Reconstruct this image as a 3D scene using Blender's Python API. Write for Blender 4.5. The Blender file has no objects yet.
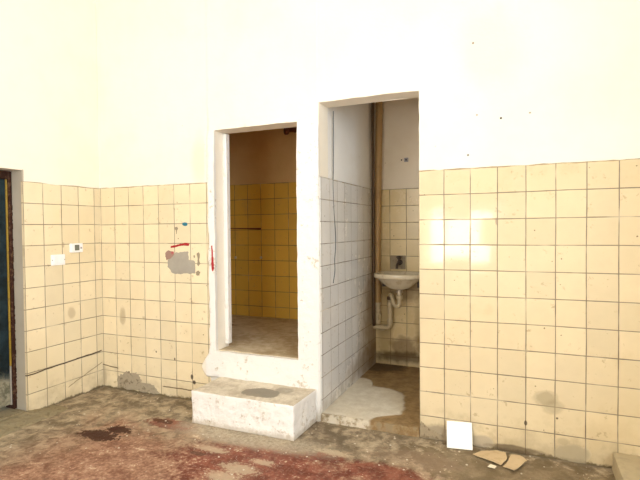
import bpy, bmesh, math, random
from mathutils import Vector, Matrix, noise as mnoise
random.seed(7)
scene = bpy.context.scene
COL = scene.collection
PI = math.pi

# ------------------------------------------------------------------ node helper
class G:
    """tiny expression layer over a material's node tree"""
    def __init__(self, name):
        self.m = bpy.data.materials.new(name); self.m.use_nodes = True
        self.nt = self.m.node_tree; self.n = self.nt.nodes
        self.b = self.n['Principled BSDF']
        tc = self.n.new('ShaderNodeTexCoord')
        self.pos = tc.outputs['Object']
        sp = self.n.new('ShaderNodeSeparateXYZ'); self.link(self.pos, sp.inputs[0])
        self.x, self.y, self.z = [S(self, o) for o in sp.outputs]
    def link(self, a, b): self.nt.links.new(a, b)
    def put(self, v, sock):
        if isinstance(v, S): self.link(v.o, sock)
        elif hasattr(v, 'is_output'): self.link(v, sock)
        else: sock.default_value = v
    def math(self, op, *a, clamp=False):
        nd = self.n.new('ShaderNodeMath'); nd.operation = op; nd.use_clamp = clamp
        for i, v in enumerate(a): self.put(v, nd.inputs[i])
        return S(self, nd.outputs[0])
    def comb(self, x, y, z=0.0):
        nd = self.n.new('ShaderNodeCombineXYZ')
        for i, v in enumerate((x, y, z)): self.put(v, nd.inputs[i])
        return nd.outputs[0]
    def noise(self, scale, detail=3.0, vec=None, rough=.55, dist=0.0, col=False):
        nd = self.n.new('ShaderNodeTexNoise')
        self.link(vec if vec is not None else self.pos, nd.inputs['Vector'])
        nd.inputs['Scale'].default_value = scale; nd.inputs['Detail'].default_value = detail
        nd.inputs['Roughness'].default_value = rough; nd.inputs['Distortion'].default_value = dist
        return nd.outputs['Color'] if col else S(self, nd.outputs[0])
    def voro(self, scale, vec=None):
        nd = self.n.new('ShaderNodeTexVoronoi')
        self.link(vec if vec is not None else self.pos, nd.inputs['Vector'])
        nd.inputs['Scale'].default_value = scale
        sc = self.n.new('ShaderNodeSeparateColor'); self.link(nd.outputs['Color'], sc.inputs[0])
        return S(self, nd.outputs['Distance']), S(self, sc.outputs[0]), S(self, sc.outputs[1])
    def white(self, vec):
        nd = self.n.new('ShaderNodeTexWhiteNoise'); nd.noise_dimensions = '3D'
        self.link(vec, nd.inputs['Vector'])
        return S(self, nd.outputs['Value']), nd.outputs['Color']
    def step(self, v, a, b):
        """smoothstep: 0 at a, 1 at b"""
        nd = self.n.new('ShaderNodeMapRange'); nd.interpolation_type = 'SMOOTHSTEP'
        self.put(v, nd.inputs[0])
        if a < b:
            r = (a, b, 0.0, 1.0)
        else:
            r = (b, a, 1.0, 0.0)
        for i in range(4): nd.inputs[i+1].default_value = r[i]
        return S(self, nd.outputs[0])
    def mix(self, f, a, b, blend='MIX'):
        nd = self.n.new('ShaderNodeMix'); nd.data_type = 'RGBA'; nd.blend_type = blend
        self.put(f, nd.inputs[0])
        for v, k in ((a, 6), (b, 7)):
            if isinstance(v, tuple): nd.inputs[k].default_value = (*v[:3], 1)
            else: self.put(v, nd.inputs[k])
        return nd.outputs[2]
    def scalecol(self, c, s):
        nd = self.n.new('ShaderNodeVectorMath'); nd.operation = 'SCALE'
        if isinstance(c, tuple): nd.inputs[0].default_value = c[:3]
        else: self.link(c, nd.inputs[0])
        self.put(s, nd.inputs['Scale'])
        return nd.outputs[0]
    def spot(self, u, v, cu, cv, ru, rv, nz=None, k=.8, soft=.15):
        a = (u - cu) * (1/ru); b = (v - cv) * (1/rv)
        d = self.math('SQRT', a*a + b*b)
        if nz is not None: d = d + (nz - .5) * k
        return self.step(d, 1.0 + soft, 1.0 - soft)
    def finish(self, color, rough, bump=None, bstr=.3, bdist=.01, normal=None, spec=.5, metallic=0.0):
        b = self.b
        if isinstance(color, tuple): b.inputs['Base Color'].default_value = (*color[:3], 1)
        else: self.put(color, b.inputs['Base Color'])
        self.put(rough, b.inputs['Roughness'])
        b.inputs['Specular IOR Level'].default_value = spec
        b.inputs['Metallic'].default_value = metallic
        if bump is not None:
            nd = self.n.new('ShaderNodeBump'); nd.inputs['Strength'].default_value = bstr
            nd.inputs['Distance'].default_value = bdist
            self.put(bump, nd.inputs['Height'])
            if normal is not None: self.link(normal, nd.inputs['Normal'])
            self.link(nd.outputs[0], b.inputs['Normal'])
        elif normal is not None: self.link(normal, b.inputs['Normal'])
        return self.m

class S:
    def __init__(self, g, o): self.g, self.o = g, o
    def __add__(s, v): return s.g.math('ADD', s, v)
    __radd__ = __add__
    def __mul__(s, v): return s.g.math('MULTIPLY', s, v)
    __rmul__ = __mul__
    def __sub__(s, v): return s.g.math('SUBTRACT', s, v)
    def __rsub__(s, v): return s.g.math('SUBTRACT', v, s)
    def max(s, v): return s.g.math('MAXIMUM', s, v)
    def min(s, v): return s.g.math('MINIMUM', s, v)
    def floor(s): return s.g.math('FLOOR', s)
    def fract(s): return s.g.math('FRACT', s)
    def abs(s): return s.g.math('ABSOLUTE', s)
    def inv(s): return s.g.math('SUBTRACT', 1.0, s)

# ------------------------------------------------------------------ materials
TILE_C = (.79, .685, .475)
def tile_mat(name, axis, u0, v0, T, base=TILE_C, grime=.5, spots=(), lines=(), tilt=.016, rough=.07, dark=1.0, bottom=.0, top=1.64):
    g = G(name)
    u = g.x if axis == 'x' else g.y
    v = g.z
    wob = g.noise(2.3, 2.0)
    uu = (u - u0) * (1/T) + (wob - .5) * .05
    vv = (v - v0) * (1/T) + (g.noise(1.9, 2.0, vec=g.comb(u*1.0+7.1, v, 3.0)) - .5) * .05
    fu = (uu.fract() - .5).abs(); fv = (vv.fract() - .5).abs()
    du = .5 - fu; dv = .5 - fv
    cell = g.comb(uu.floor(), vv.floor(), 1.5)
    wv, wc = g.white(cell)
    nfine = g.noise(55, 3.0); nmid = g.noise(9, 4.0); nlow = g.noise(1.6, 3.0)
    d = du.min(dv)
    wid = nmid * .022 + .001
    grout = g.step(d - wid, .014, -.006)
    gdark = g.step(g.noise(5.5, 2.0), .24, .52)                     # where the joints have gone dark
    # base colour: small per-tile shifts
    col = g.mix(wv, g.scalecol(base, .93), (min(1, base[0]*1.05), min(1, base[1]*1.04), base[2]*1.04))
    col = g.mix(g.step(nlow, .35, .75) * .30, col, (base[0]*.98, base[1]*.92, base[2]*.78))
    col = g.scalecol(col, nmid * .16 + .92)
    # grime clouds
    gr = g.step(nmid * .5 + nlow * .5, .52, .70) * grime
    col = g.mix(gr * .6, col, (.42*dark, .31*dark, .15*dark))
    if bottom > 0:                                                    # splashed dirt band above the floor, ragged
        bm_ = g.step(v + (nmid - .5) * .55 + (nfine - .5) * .12, .20, -.06) * bottom
        col = g.mix(bm_, col, (.36, .27, .15))
    # chips: small dark flecks
    vd, vr, vg = g.voro(23)
    chip = g.step(vd + (nfine - .5) * .35, .10, .03) * g.step(vr, .76, .80)
    col = g.mix(chip * .85, col, (.16, .10, .055))
    sm = g.step(g.noise(30, 3.0, rough=.7), .60, .70) * g.step(nmid, .48, .60)
    col = g.mix(sm * .5, col, (.36, .26, .14))
    gc = g.mix(gdark, (.56, .47, .33), (.13, .095, .06))
    col = g.mix(grout * .9, col, gc)
    tl = g.step((v - (top - .003) + (nmid - .5) * .010).abs(), .0060, .0020) * g.step(g.noise(6, 3.0), .40, .56)
    col = g.mix(tl * .8, col, (.30, .21, .11))
    ft = g.step(v + (nmid - .5) * .05 + (nfine - .5) * .03, .022, .004) * (1.0 if bottom > 0 else 0.0)
    col = g.mix(ft * .85, col, (.10, .07, .035))
    rr = rough + gr * .35
    nz = g.noise(14, 4.0)
    h = grout * -1.0 - chip * .8 + nlow * .6
    for sp in spots:
        cu, cv, ru, rv, c, s, k, soft = sp
        mk = g.spot(u, v, cu, cv, ru, rv, nz, k, soft)
        col = g.mix(mk * s, col, c); rr = rr + mk * (.5*s)
    for (ua, va, ub, vb, w, c, s) in lines:                           # cracks
        L = math.hypot(ub-ua, vb-va); tx, tz = (ub-ua)/L, (vb-va)/L
        along = (u - ua)*tx + (v - va)*tz
        off = ((u - ua)*(-tz) + (v - va)*tx + (nmid - .5)*.018).abs()
        mk = g.step(off, w*1.6, w*.5) * g.step(along, -.01, .01) * g.step(along, L+.01, L-.01)
        col = g.mix(mk * s, col, c); h = h - mk
    rr = (rr + grout * .5).min(.95)
    # every tile sits a little out of true
    geo = g.n.new('ShaderNodeNewGeometry')
    sub = g.n.new('ShaderNodeVectorMath'); sub.operation = 'SUBTRACT'; g.link(wc, sub.inputs[0]); sub.inputs[1].default_value = (.5, .5, .5)
    scl = g.n.new('ShaderNodeVectorMath'); scl.operation = 'SCALE'; g.link(sub.outputs[0], scl.inputs[0]); scl.inputs['Scale'].default_value = tilt*2
    add = g.n.new('ShaderNodeVectorMath'); add.operation = 'ADD'; g.link(geo.outputs['Normal'], add.inputs[0]); g.link(scl.outputs[0], add.inputs[1])
    nrm = g.n.new('ShaderNodeVectorMath'); nrm.operation = 'NORMALIZE'; g.link(add.outputs[0], nrm.inputs[0])
    return g.finish(col, rr, bump=h, bstr=.35, bdist=.004, normal=nrm.outputs[0], spec=.5)

def plaster_mat(name, base=(.88, .82, .71), stain=(.85, .75, .56), stain_amt=.40, spots=(), rough=.7, bumps=.25, surround=False):
    g = G(name)
    n1 = g.noise(1.3, 4.0); n2 = g.noise(7, 5.0); n3 = g.noise(60, 3.0)
    col = g.mix(g.step(n1*.7 + n2*.3, .45, .68) * stain_amt, base, stain)
    col = g.scalecol(col, n2 * .10 + .95)
    vd, vr, vg = g.voro(9)
    fleck = g.step(vd, .045, .02) * g.step(vr, .86, .9)
    col = g.mix(fleck * .7, col, (.30, .21, .12))
    for sp in spots:
        cu, cv, ru, rv, c, s, k, soft = sp
        mk = g.spot(g.x, g.z, cu, cv, ru, rv, n2, k, soft)
        col = g.mix(mk * s, col, c)
    bh = n2*.8 + n3*.25
    if surround:
        mk = g.step(g.x + (n2-.5)*.03, -1.60, -1.57) * g.step(g.x, -.655, -.66) * g.step(g.z, 2.06, 1.95) * g.step(g.y, .01, -.004)
        n4 = g.noise(34, 5.0, rough=.75)
        worn = g.step(n4*.6 + n2*.4, .555, .64)
        col = g.mix(mk, col, g.mix(worn*.75, (.80, .785, .75), (.46, .37, .25)))
        low = g.step(g.z + (n2-.5)*.10, .10, .02) * mk
        col = g.mix(low*.7, col, (.34, .27, .18))
        bh = bh + mk * n4 * 2.0
    return g.finish(col, rough, bump=bh, bstr=bumps, bdist=.012, spec=.25)

def white_block_mat(name, top_grey=True, patches=()):
    """white limewash over concrete, rubbed through"""
    g = G(name)
    n1 = g.noise(5, 5.0, rough=.65); n2 = g.noise(26, 4.0, rough=.7); n3 = g.noise(90, 2.0)
    geo = g.n.new('ShaderNodeNewGeometry'); sp = g.n.new('ShaderNodeSeparateXYZ'); g.link(geo.outputs['Normal'], sp.inputs[0])
    up = g.step(S(g, sp.outputs[2]), .55, .85)
    white = g.mix(g.step(n1, .5, .75)*.35, (.80, .775, .735), (.64, .57, .46))
    worn = g.step(n2*.6 + n1*.4 + g.step(g.z, .10, .0)*.06, .54, .64)
    white = g.mix(worn * .8, white, (.47, .40, .31))
    topc = g.mix(g.step(n1*.5+n2*.5, .40, .62), (.50, .43, .33), (.70, .63, .51))
    col = g.mix(up, white, topc) if top_grey else white
    for sp_ in patches:
        cu, cv, ru, rv, c, s, k, soft = sp_
        mk = g.spot(g.x, g.y, cu, cv, ru, rv, n1, k, soft) * up
        col = g.mix(mk*s, col, c)
    low = g.step(g.z + (n2-.5)*.10, .045, .0)
    col = g.mix(low*.6, col, (.42, .35, .26))
    vd, vr, vg = g.voro(22)
    pit = g.step(vd + (n3-.5)*.2, .11, .06) * g.step(vr, .80, .84)
    col = g.mix(pit*.8, col, (.25, .18, .11))
    return g.finish(col, .85, bump=n2 + n1 - pit, bstr=.5, bdist=.012, spec=.2)

def simple_mat(name, c, rough=.5, var=.12, dirt=None, dirt_amt=0.0, dscale=14, metallic=0.0, bump=.15, spec=.5):
    g = G(name)
    n = g.noise(dscale, 4.0, rough=.65); n2 = g.noise(dscale*5, 2.0)
    col = g.scalecol(c, n * (2*var) + (1-var))
    if dirt: col = g.mix(g.step(n, .5, .68) * dirt_amt, col, dirt)
    return g.finish(col, rough, bump=n + n2*.3, bstr=bump, bdist=.006, metallic=metallic, spec=spec)

def floor_mat():
    g = G('worn red oxide floor')
    n0 = g.noise(.9, 3.0); n1 = g.noise(2.6, 6.0, rough=.68, dist=.6); n2 = g.noise(11, 5.0, rough=.7, dist=.4); n3 = g.noise(48, 4.0, rough=.7)
    x, y = g.x, g.y
    grey = g.mix(g.step(n2*.6+n1*.4, .40, .60), (.15, .11, .066), (.46, .37, .25))
    grey = g.mix(g.step(n3, .48, .66)*.5, grey, (.17, .13, .085))
    pink = g.mix(g.step(n2*.5+n3*.5, .40, .60), (.18, .07, .04), (.40, .225, .145))
    red = g.mix(g.step(n2, .38, .62), (.13, .030, .018), (.25, .075, .045))
    red = g.mix(g.step(n3, .50, .66)*.5, red, (.36, .22, .15))
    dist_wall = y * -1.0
    dl = x + 2.64
    m = g.step(dist_wall + (n1 - .5)*1.1 + (n0-.5)*.5, .30, .75) * g.step(dl + (n1-.5)*.8, .25, .9)
    m = m * g.step(n1*.5 + n2*.5 + g.step(dist_wall, .3, 1.0)*.12, .42, .54)
    m = m * (1.0 - g.step(x + (n1-.5)*.6, -.05, .35) * .75)
    col = g.mix(m * .9, grey, pink)
    # where the red coat is still thick
    for (cx, cy, rx, ry) in ((-.72, -.74, .52, .27), (-.10, -.52, .24, .10), (-1.55, -.42, .22, .07), (-.45, -.46, .12, .05)):
        k = g.spot(x, y, cx, cy, rx, ry, n1*.3 + n2*.4 + n3*.3, 3.2, .22)
        col = g.mix(k * .9, col, red)
    # cement scraped bare in front of the step and the right wall
    band = g.spot(x, y, -1.0, -.40, .55, .12, n2, 1.4, .3)
    col = g.mix(band * .7, col, g.mix(g.step(n3, .4, .62), (.50, .43, .32), (.33, .27, .19)))
    for (cx, cy, rx, ry) in ((-.825, -.76, .10, .05), (-.75, -.65, .07, .03), (-.86, -.86, .10, .05), (-1.10, -.62, .10, .03), (-.42, -.40, .10, .03), (.0, -.35, .10, .04)):
        k = g.spot(x, y, cx, cy, rx, ry, n2*.4 + n3*.6, 5.5, .35)
        col = g.mix(k * .65, col, (.56, .45, .31))
    # flaked pale spots
    pale = g.step(n2*.45 + n3*.55, .575, .61) * g.step(n1, .44, .56)
    col = g.mix(pale * .8, col, (.66, .54, .38))
    vd, vr, vg = g.voro(15)
    fl = g.step(vd + (n3-.5)*.25, .12, .07) * g.step(vr, .78, .82)
    col = g.mix(fl*.8, col, (.74, .67, .54))
    # dark stains
    nd = g.noise(24, 5.0, rough=.7)*.6 + n2*.4
    for (cx, cy, rx, ry, c, s) in ((-1.885, -.73, .15, .065, (.05, .014, .006), 1.0), (-1.83, -.62, .10, .045, (.05, .014, .006), 1.0),
                                   (-1.65, -.40, .10, .028, (.09, .03, .015), .95), (-1.15, -.70, .05, .02, (.10, .05, .03), .7),
                                   
                                   (.55, -.25, .60, .22, (.17, .12, .06), .65), (.05, -.30, .25, .10, (.26, .18, .12), .5)):
        mk = g.spot(x, y, cx, cy, rx, ry, nd, 3.2, .10)
        col = g.mix(mk*s, col, c)
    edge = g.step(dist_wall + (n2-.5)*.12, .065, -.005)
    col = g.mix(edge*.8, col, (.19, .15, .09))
    return g.finish(col, g.step(n1, .3, .7)*.25 + .55, bump=n2*.8 + n3*.5 + pale*.5 - m*.15, bstr=.6, bdist=.012, spec=.3)

def cubicle_floor_mat():
    g = G('cubicle concrete floor')
    n1 = g.noise(3, 4.0); n2 = g.noise(14, 5.0, rough=.7); n3 = g.noise(50, 3.0)
    brown = g.mix(g.step(n2, .35, .65), (.22, .135, .055), (.36, .24, .11))
    pale = g.mix(g.step(n2, .35, .68), (.60, .53, .41), (.70, .64, .52))
    d = g.spot(g.x, g.y, -.47, .24, .31, .42, n1, .55, .05).max(g.spot(g.x, g.y, -.62, .48, .14, .33, n1, .5, .05))
    d = d * (1.0 - g.spot(g.x, g.y, -.10, .0, .22, .16, n1, .5, .06))
    col = g.mix(d, brown, pale)
    dk = g.spot(g.x, g.y, -.58, 1.18, .22, .16, n2, 1.2, .3)
    col = g.mix(dk*.8, col, (.07, .04, .018))
    # broken front edge
    fr = g.step(g.y + (n2-.5)*.05, .012, -.005)
    col = g.mix(fr * g.step(n2, .42, .60), col, (.28, .21, .12))
    return g.finish(col, .6, bump=n2 + n3*.4 + d*.6, bstr=.5, bdist=.01, spec=.4)

M = {}
WHITE_SPOT = (.25, .18, .10)
M['plaster'] = plaster_mat('cream painted plaster', surround=True, spots=[(.316, 2.364, .006, .006, (.05, .04, .03), 1, .2, .2), (.468, 1.915, .006, .006, (.05, .04, .03), 1, .2, .2),
      (.287, 1.717, .006, .006, (.05, .04, .03), .9, .2, .2), (.337, 1.946, .005, .005, (.2, .15, .1), .8, .2, .2), (.62, 1.93, .006, .005, (.2, .15, .1), .8, .2, .2),
      (-1.63, 1.80, .07, .16, (.80, .58, .38), .35, .9, .5), (.42, 2.33, .16, .22, (.86, .66, .46), .28, .9, .5),
      (-.675, 1.135, .01, .008, (.12, .08, .05), .9, .4, .2)])
M['cub_plaster'] = plaster_mat('cubicle plaster', base=(.85, .77, .63), stain=(.66, .54, .38), stain_amt=.4)
M['partition'] = plaster_mat('white partition plaster', base=(.87, .85, .81), stain=(.62, .54, .42), stain_amt=.35)
M['cub1_plaster'] = plaster_mat('brown stained cubicle plaster', base=(.72, .49, .22), stain=(.55, .33, .12), stain_amt=.5)
GREY = (.42, .37, .28)
M['tile_back'] = tile_mat('cream wall tile back', 'x', 0.0, 1.64, .15, base=(.71, .60, .395), grime=.48, bottom=.5,
     spots=[(.70, .335, .055, .045, (.36, .29, .17), .75, 1.1, .35), (.74, .29, .05, .035, (.36, .29, .17), .6, 1.1, .4),
            (.84, .045, .09, .05, (.40, .33, .21), .8, .9, .2), (.79, .105, .03, .022, (.42, .34, .2), .7, .9, .25), (.36, .035, .07, .035, (.42, .35, .25), .8, .7, .2),
            (.10, .03, .11, .06, (.30, .24, .16), .8, 1.0, .25), (.55, .02, .14, .02, (.12, .08, .04), .8, 1.0, .25),
            (.445, 1.325, .008, .022, (.30, .20, .14), .7, .8, .3), (.60, .18, .008, .014, (.08, .05, .03), .9, .6, .2), (.76, .23, .006, .006, (.1, .06, .03), .9, .3, .2)])
M['tile_left_part'] = tile_mat('cream wall tile left', 'x', -2.464, 1.64, .15, grime=.28, bottom=.32,
     spots=[(-2.40, .60, .03, .06, (.30, .22, .12), .55, 1.0, .4), (-1.72, .18, .012, .02, (.05, .03, .02), .9, .6, .2), (-1.70, .14, .014, .014, (.05, .03, .02), .9, .6, .2),
            (-2.62, .10, .03, .10, (.36, .30, .2), .7, .9, .3), (-2.06, .34, .006, .008, (.1, .06, .03), .9, .3, .2), (-1.88, .30, .007, .01, (.1, .06, .03), .9, .3, .2)],
     lines=[(-2.637, .185, -2.46, .165, .004, (.08, .05, .03), .9), (-2.0, .075, -1.60, .075, .004, (.10, .06, .03), .85)])
M['tile_side'] = tile_mat('cream wall tile side', 'y', -.517, 1.64, .15, grime=.22, bottom=.4,
     spots=[(-.30, .66, .03, .04, (.34, .25, .14), .5, 1.0, .4), (-.36, 1.185, .012, .02, (.34, .25, .15), .6, .8, .3)],
     lines=[(-.70, .275, -.02, .30, .0045, (.06, .035, .02), 1), (-.34, .095, -.02, .20, .003, (.16, .1, .05), .7)])
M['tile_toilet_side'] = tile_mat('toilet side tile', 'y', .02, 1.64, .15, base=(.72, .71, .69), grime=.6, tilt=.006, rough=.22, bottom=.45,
     spots=[(1.22, .45, .30, .42, (.30, .20, .085), .75, 1.0, .5), (1.26, 1.1, .16, .6, (.34, .24, .11), .65, .9, .5), (1.05, .16, .5, .12, (.26, .17, .07), .6, 1.0, .5)])  # brown toward the back corner: shade put into the tile colour, mixed with grime
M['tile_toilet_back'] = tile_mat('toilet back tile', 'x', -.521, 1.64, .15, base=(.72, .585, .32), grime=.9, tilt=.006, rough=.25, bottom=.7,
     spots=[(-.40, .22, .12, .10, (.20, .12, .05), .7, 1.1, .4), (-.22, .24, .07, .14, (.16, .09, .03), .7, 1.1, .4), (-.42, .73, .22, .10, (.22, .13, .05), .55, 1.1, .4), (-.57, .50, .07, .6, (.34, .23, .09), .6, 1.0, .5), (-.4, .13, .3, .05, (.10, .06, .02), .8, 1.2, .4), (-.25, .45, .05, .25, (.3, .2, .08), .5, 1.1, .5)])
M['tile_raised'] = tile_mat('raised cubicle tile', 'x', -2.16, 1.75, .155, top=1.75, base=(.78, .50, .085), grime=.45, tilt=.006, rough=.3, dark=.7, bottom=0)
M['tile_raised_side'] = tile_mat('raised cubicle side tile', 'y', .0, 1.75, .155, base=(.78, .50, .085), grime=.45, tilt=.006, rough=.3, dark=.7)
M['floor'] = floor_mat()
M['grit'] = simple_mat('grey green grit', (.27, .225, .14), .95, .3, (.13, .10, .06), .7, 24, bump=.9, spec=.1)
M['cub_floor'] = cubicle_floor_mat()
g = G('raised cubicle floor')
n1 = g.noise(4, 4.0); n2 = g.noise(18, 5.0, rough=.7)
c = g.mix(g.step(n1*.5+n2*.5, .38, .62), (.38, .29, .17), (.58, .49, .35))
c = g.mix(g.spot(g.x, g.y, -1.99, .82, .12, .04, n2, 1.0, .25)*.8, c, (.10, .06, .03))
c = g.mix(g.step(g.y, 1.05, 1.29)*.0, c, (.2, .13, .06))
M['raised_floor'] = g.finish(c, .75, bump=n1+n2, bstr=.4, bdist=.01, spec=.25)
M['step'] = white_block_mat('limewashed concrete', patches=[(-1.0, -.22, .13, .085, (.27, .24, .19), .95, .7, .06), (-.88, -.12, .06, .05, (.27, .24, .19), .6, .9, .2)])
M['block'] = simple_mat('raw concrete', (.47, .39, .25), .9, .15, (.34, .29, .20), .5, 9, bump=.4, spec=.2)
M['reveal'] = plaster_mat('grey rendered reveal', base=(.44, .40, .325), stain=(.30, .25, .17), stain_amt=.6)
M['grey_render'] = simple_mat('bare grey cement render', (.38, .325, .235), .95, .28, (.16, .125, .08), .75, 26, bump=.8, spec=.15)
M['grey_paint'] = simple_mat('grey patch of paint', (.36, .33, .275), .8, .16, bump=.1, spec=.2)
M['brown_paint'] = simple_mat('brown smear of paint', (.30, .25, .17), .8, .1, bump=.1, spec=.2)
M['red_paint'] = simple_mat('red paint', (.36, .006, .012), .5, .12, bump=.2)
M['blue_paint'] = simple_mat('blue paint', (.012, .17, .25), .5, .1, bump=.2)
M['white_wood'] = simple_mat('white gloss paint on timber', (.82, .80, .76), .35, .06, (.55, .48, .38), .35, 20)
M['white_plastic'] = simple_mat('white plastic', (.88, .87, .88), .3, .02, bump=.02)
M['screen'] = simple_mat('grey display', (.16, .17, .14), .2, .05, bump=.02)
M['dark_slot'] = simple_mat('grey plastic', (.36, .35, .36), .4, .05, bump=.02)
M['rust_frame'] = simple_mat('brown flaking frame paint', (.040, .014, .007), .7, .4, (.20, .12, .07), .5, 40, bump=.7, spec=.2)
M['yellow'] = simple_mat('yellow paint', (.34, .22, .02), .5, .2, (.1, .06, .02), .6, 30, bump=.3)
M['porcelain'] = simple_mat('grubby porcelain', (.70, .62, .46), .18, .05, (.40, .28, .14), .5, 9, bump=.05)
M['pvc'] = simple_mat('grey plastic pipe', (.56, .46, .29), .4, .1, (.24, .16, .07), .6, 16, bump=.1)
M['brown_pipe'] = simple_mat('brown painted pipe', (.46, .29, .12), .42, .18, (.26, .14, .05), .5, 8, bump=.25)
M['dark_pipe'] = simple_mat('dark pipe', (.11, .065, .03), .6, .25, (.05, .03, .015), .6, 10, bump=.3)
M['iron'] = simple_mat('dark iron', (.06, .04, .028), .5, .25, bump=.2)
M['rust'] = simple_mat('rusty iron', (.15, .05, .022), .8, .3, (.05, .02, .012), .5, 30, bump=.5)
M['chrome'] = simple_mat('dull metal', (.58, .52, .42), .3, .08, metallic=.8, bump=.05)
M['mortar'] = simple_mat('grey mortar square', (.33, .27, .18), .8, .2, (.14, .1, .06), .5, 30, bump=.4)
M['cable'] = simple_mat('grey cable', (.11, .12, .12), .5, .1, bump=.02)
M['cardboard'] = simple_mat('cardboard', (.60, .46, .28), .85, .14, (.42, .30, .16), .5, 20, bump=.15, spec=.15)
M['paper'] = simple_mat('pale paper', (.82, .74, .58), .85, .05, bump=.05, spec=.15)
M['new_tile'] = simple_mat('plain white glaze', (.93, .91, .84), .35, .01, bump=.01)
M['crumb'] = simple_mat('plaster crumbs', (.60, .53, .42), .9, .12, bump=.2, spec=.15)
# dark blue-green door paint, scuffed through near the bottom
g = G('dark blue green door paint')
n1 = g.noise(6, 5.0, rough=.7); n2 = g.noise(24, 4.0, rough=.7)
c = g.mix(g.step(n1, .35, .7), (.006, .010, .011), (.018, .036, .045))
sc = g.step(g.z + (n1-.5)*.18 + (n2-.5)*.05, .30, .24)
c = g.mix(sc, c, g.mix(g.step(n2, .35, .65), (.14, .13, .085), (.34, .31, .22)))
M['door'] = g.finish(c, .65, bump=n1+n2, bstr=.3, bdist=.01, spec=.2)

# ------------------------------------------------------------------ mesh helpers
def link(name, me, mat, parent=None, smooth=False):
    o = bpy.data.objects.new(name, me); COL.objects.link(o)
    if isinstance(mat, (list, tuple)):
        for m in mat: me.materials.append(m)
    elif mat: me.materials.append(mat)
    if parent: o.parent = parent
    if smooth:
        for p in me.polygons: p.use_smooth = True
    return o
def obj(name, bm, mat, parent=None, smooth=False, fix=True):
    if fix: bmesh.ops.recalc_face_normals(bm, faces=bm.faces)
    me = bpy.data.meshes.new(name); bm.to_mesh(me); bm.free()
    return link(name, me, mat, parent, smooth)
def struct(o, label=None):
    o['kind'] = 'structure'
    if label: o['label'] = label
    return o
def tag(o, label, cat, group=None):
    o['label'] = label; o['category'] = cat
    if group: o['group'] = group
    return o
def empty(name, loc, label, cat, group=None):
    o = bpy.data.objects.new(name, None); COL.objects.link(o); o.location = loc; o.empty_display_size = .05
    return tag(o, label, cat, group)
def box(bm, x0, x1, y0, y1, z0, z1, bev=0.0, seg=2):
    vs = [bm.verts.new((x, y, z)) for x in (x0, x1) for y in (y0, y1) for z in (z0, z1)]
    q = [(0,1,3,2), (4,6,7,5), (0,4,5,1), (2,3,7,6), (0,2,6,4), (1,5,7,3)]
    fs = [bm.faces.new([vs[i] for i in f]) for f in q]
    bmesh.ops.recalc_face_normals(bm, faces=fs)
    if bev:
        es = list({e for f in fs for e in f.edges})
        bmesh.ops.bevel(bm, geom=es, offset=bev, segments=seg, affect='EDGES', profile=.5)
    return bm
def B(*a, **k): return box(bmesh.new(), *a, **k)
def tube(bm, pts, r, seg=14, cap=True):
    pts = [Vector(p) for p in pts]; rings = []
    rs = r if isinstance(r, (list, tuple)) else [r]*len(pts)
    t = (pts[1]-pts[0]).normalized()
    up = Vector((0, 0, 1)) if abs(t.z) < .9 else Vector((0, 1, 0))
    a = t.cross(up).normalized()
    for i, p in enumerate(pts):
        if i == 0: t = pts[1]-pts[0]
        elif i == len(pts)-1: t = pts[-1]-pts[-2]
        else: t = (pts[i+1]-p).normalized() + (p-pts[i-1]).normalized()
        t.normalize(); a = (a - t*a.dot(t)).normalized(); b = t.cross(a)
        rings.append([bm.verts.new(p + (a*math.cos(2*PI*k/seg) + b*math.sin(2*PI*k/seg))*rs[i]) for k in range(seg)])
    for i in range(len(rings)-1):
        for k in range(seg):
            bm.faces.new((rings[i][k], rings[i][(k+1)%seg], rings[i+1][(k+1)%seg], rings[i+1][k]))
    if cap:
        bm.faces.new(rings[0][::-1]); bm.faces.new(rings[-1])
    return bm
def smooth_path(pts, n=8):
    """Catmull-Rom through the points"""
    P = [Vector(p) for p in pts]; P = [P[0]*2-P[1]] + P + [P[-1]*2-P[-2]]
    out = []
    for i in range(1, len(P)-2):
        for k in range(n):
            t = k/n; a, b, c, d = P[i-1], P[i], P[i+1], P[i+2]
            out.append(.5*((2*b) + (c-a)*t + (2*a-5*b+4*c-d)*t*t + (3*b-a-3*c+d)*t**3))
    out.append(P[-2]); return out
def round_corners(pts, r, n=6):
    P = [Vector(p) for p in pts]; out = [P[0]]
    for i in range(1, len(P)-1):
        a = (P[i-1]-P[i]).normalized(); b = (P[i+1]-P[i]).normalized()
        p0, p2 = P[i]+a*r, P[i]+b*r
        for k in range(n+1):
            t = k/n; out.append(p0*(1-t)**2 + P[i]*2*t*(1-t) + p2*t*t)
    out.append(P[-1]); return out
def lathe(bm, prof, axis_o, axis, seg=24):
    """prof: (radius, height) pairs round an axis"""
    ax = Vector(axis).normalized(); o = Vector(axis_o)
    a = ax.orthogonal().normalized(); b = ax.cross(a); rings = []
    for r, h in prof:
        rings.append([bm.verts.new(o + ax*h + (a*math.cos(2*PI*k/seg)+b*math.sin(2*PI*k/seg))*max(r, 1e-4)) for k in range(seg)])
    for i in range(len(rings)-1):
        for k in range(seg): bm.faces.new((rings[i][k], rings[i][(k+1)%seg], rings[i+1][(k+1)%seg], rings[i+1][k]))
    bm.faces.new(rings[0][::-1]); bm.faces.new(rings[-1])
    return bm
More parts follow.
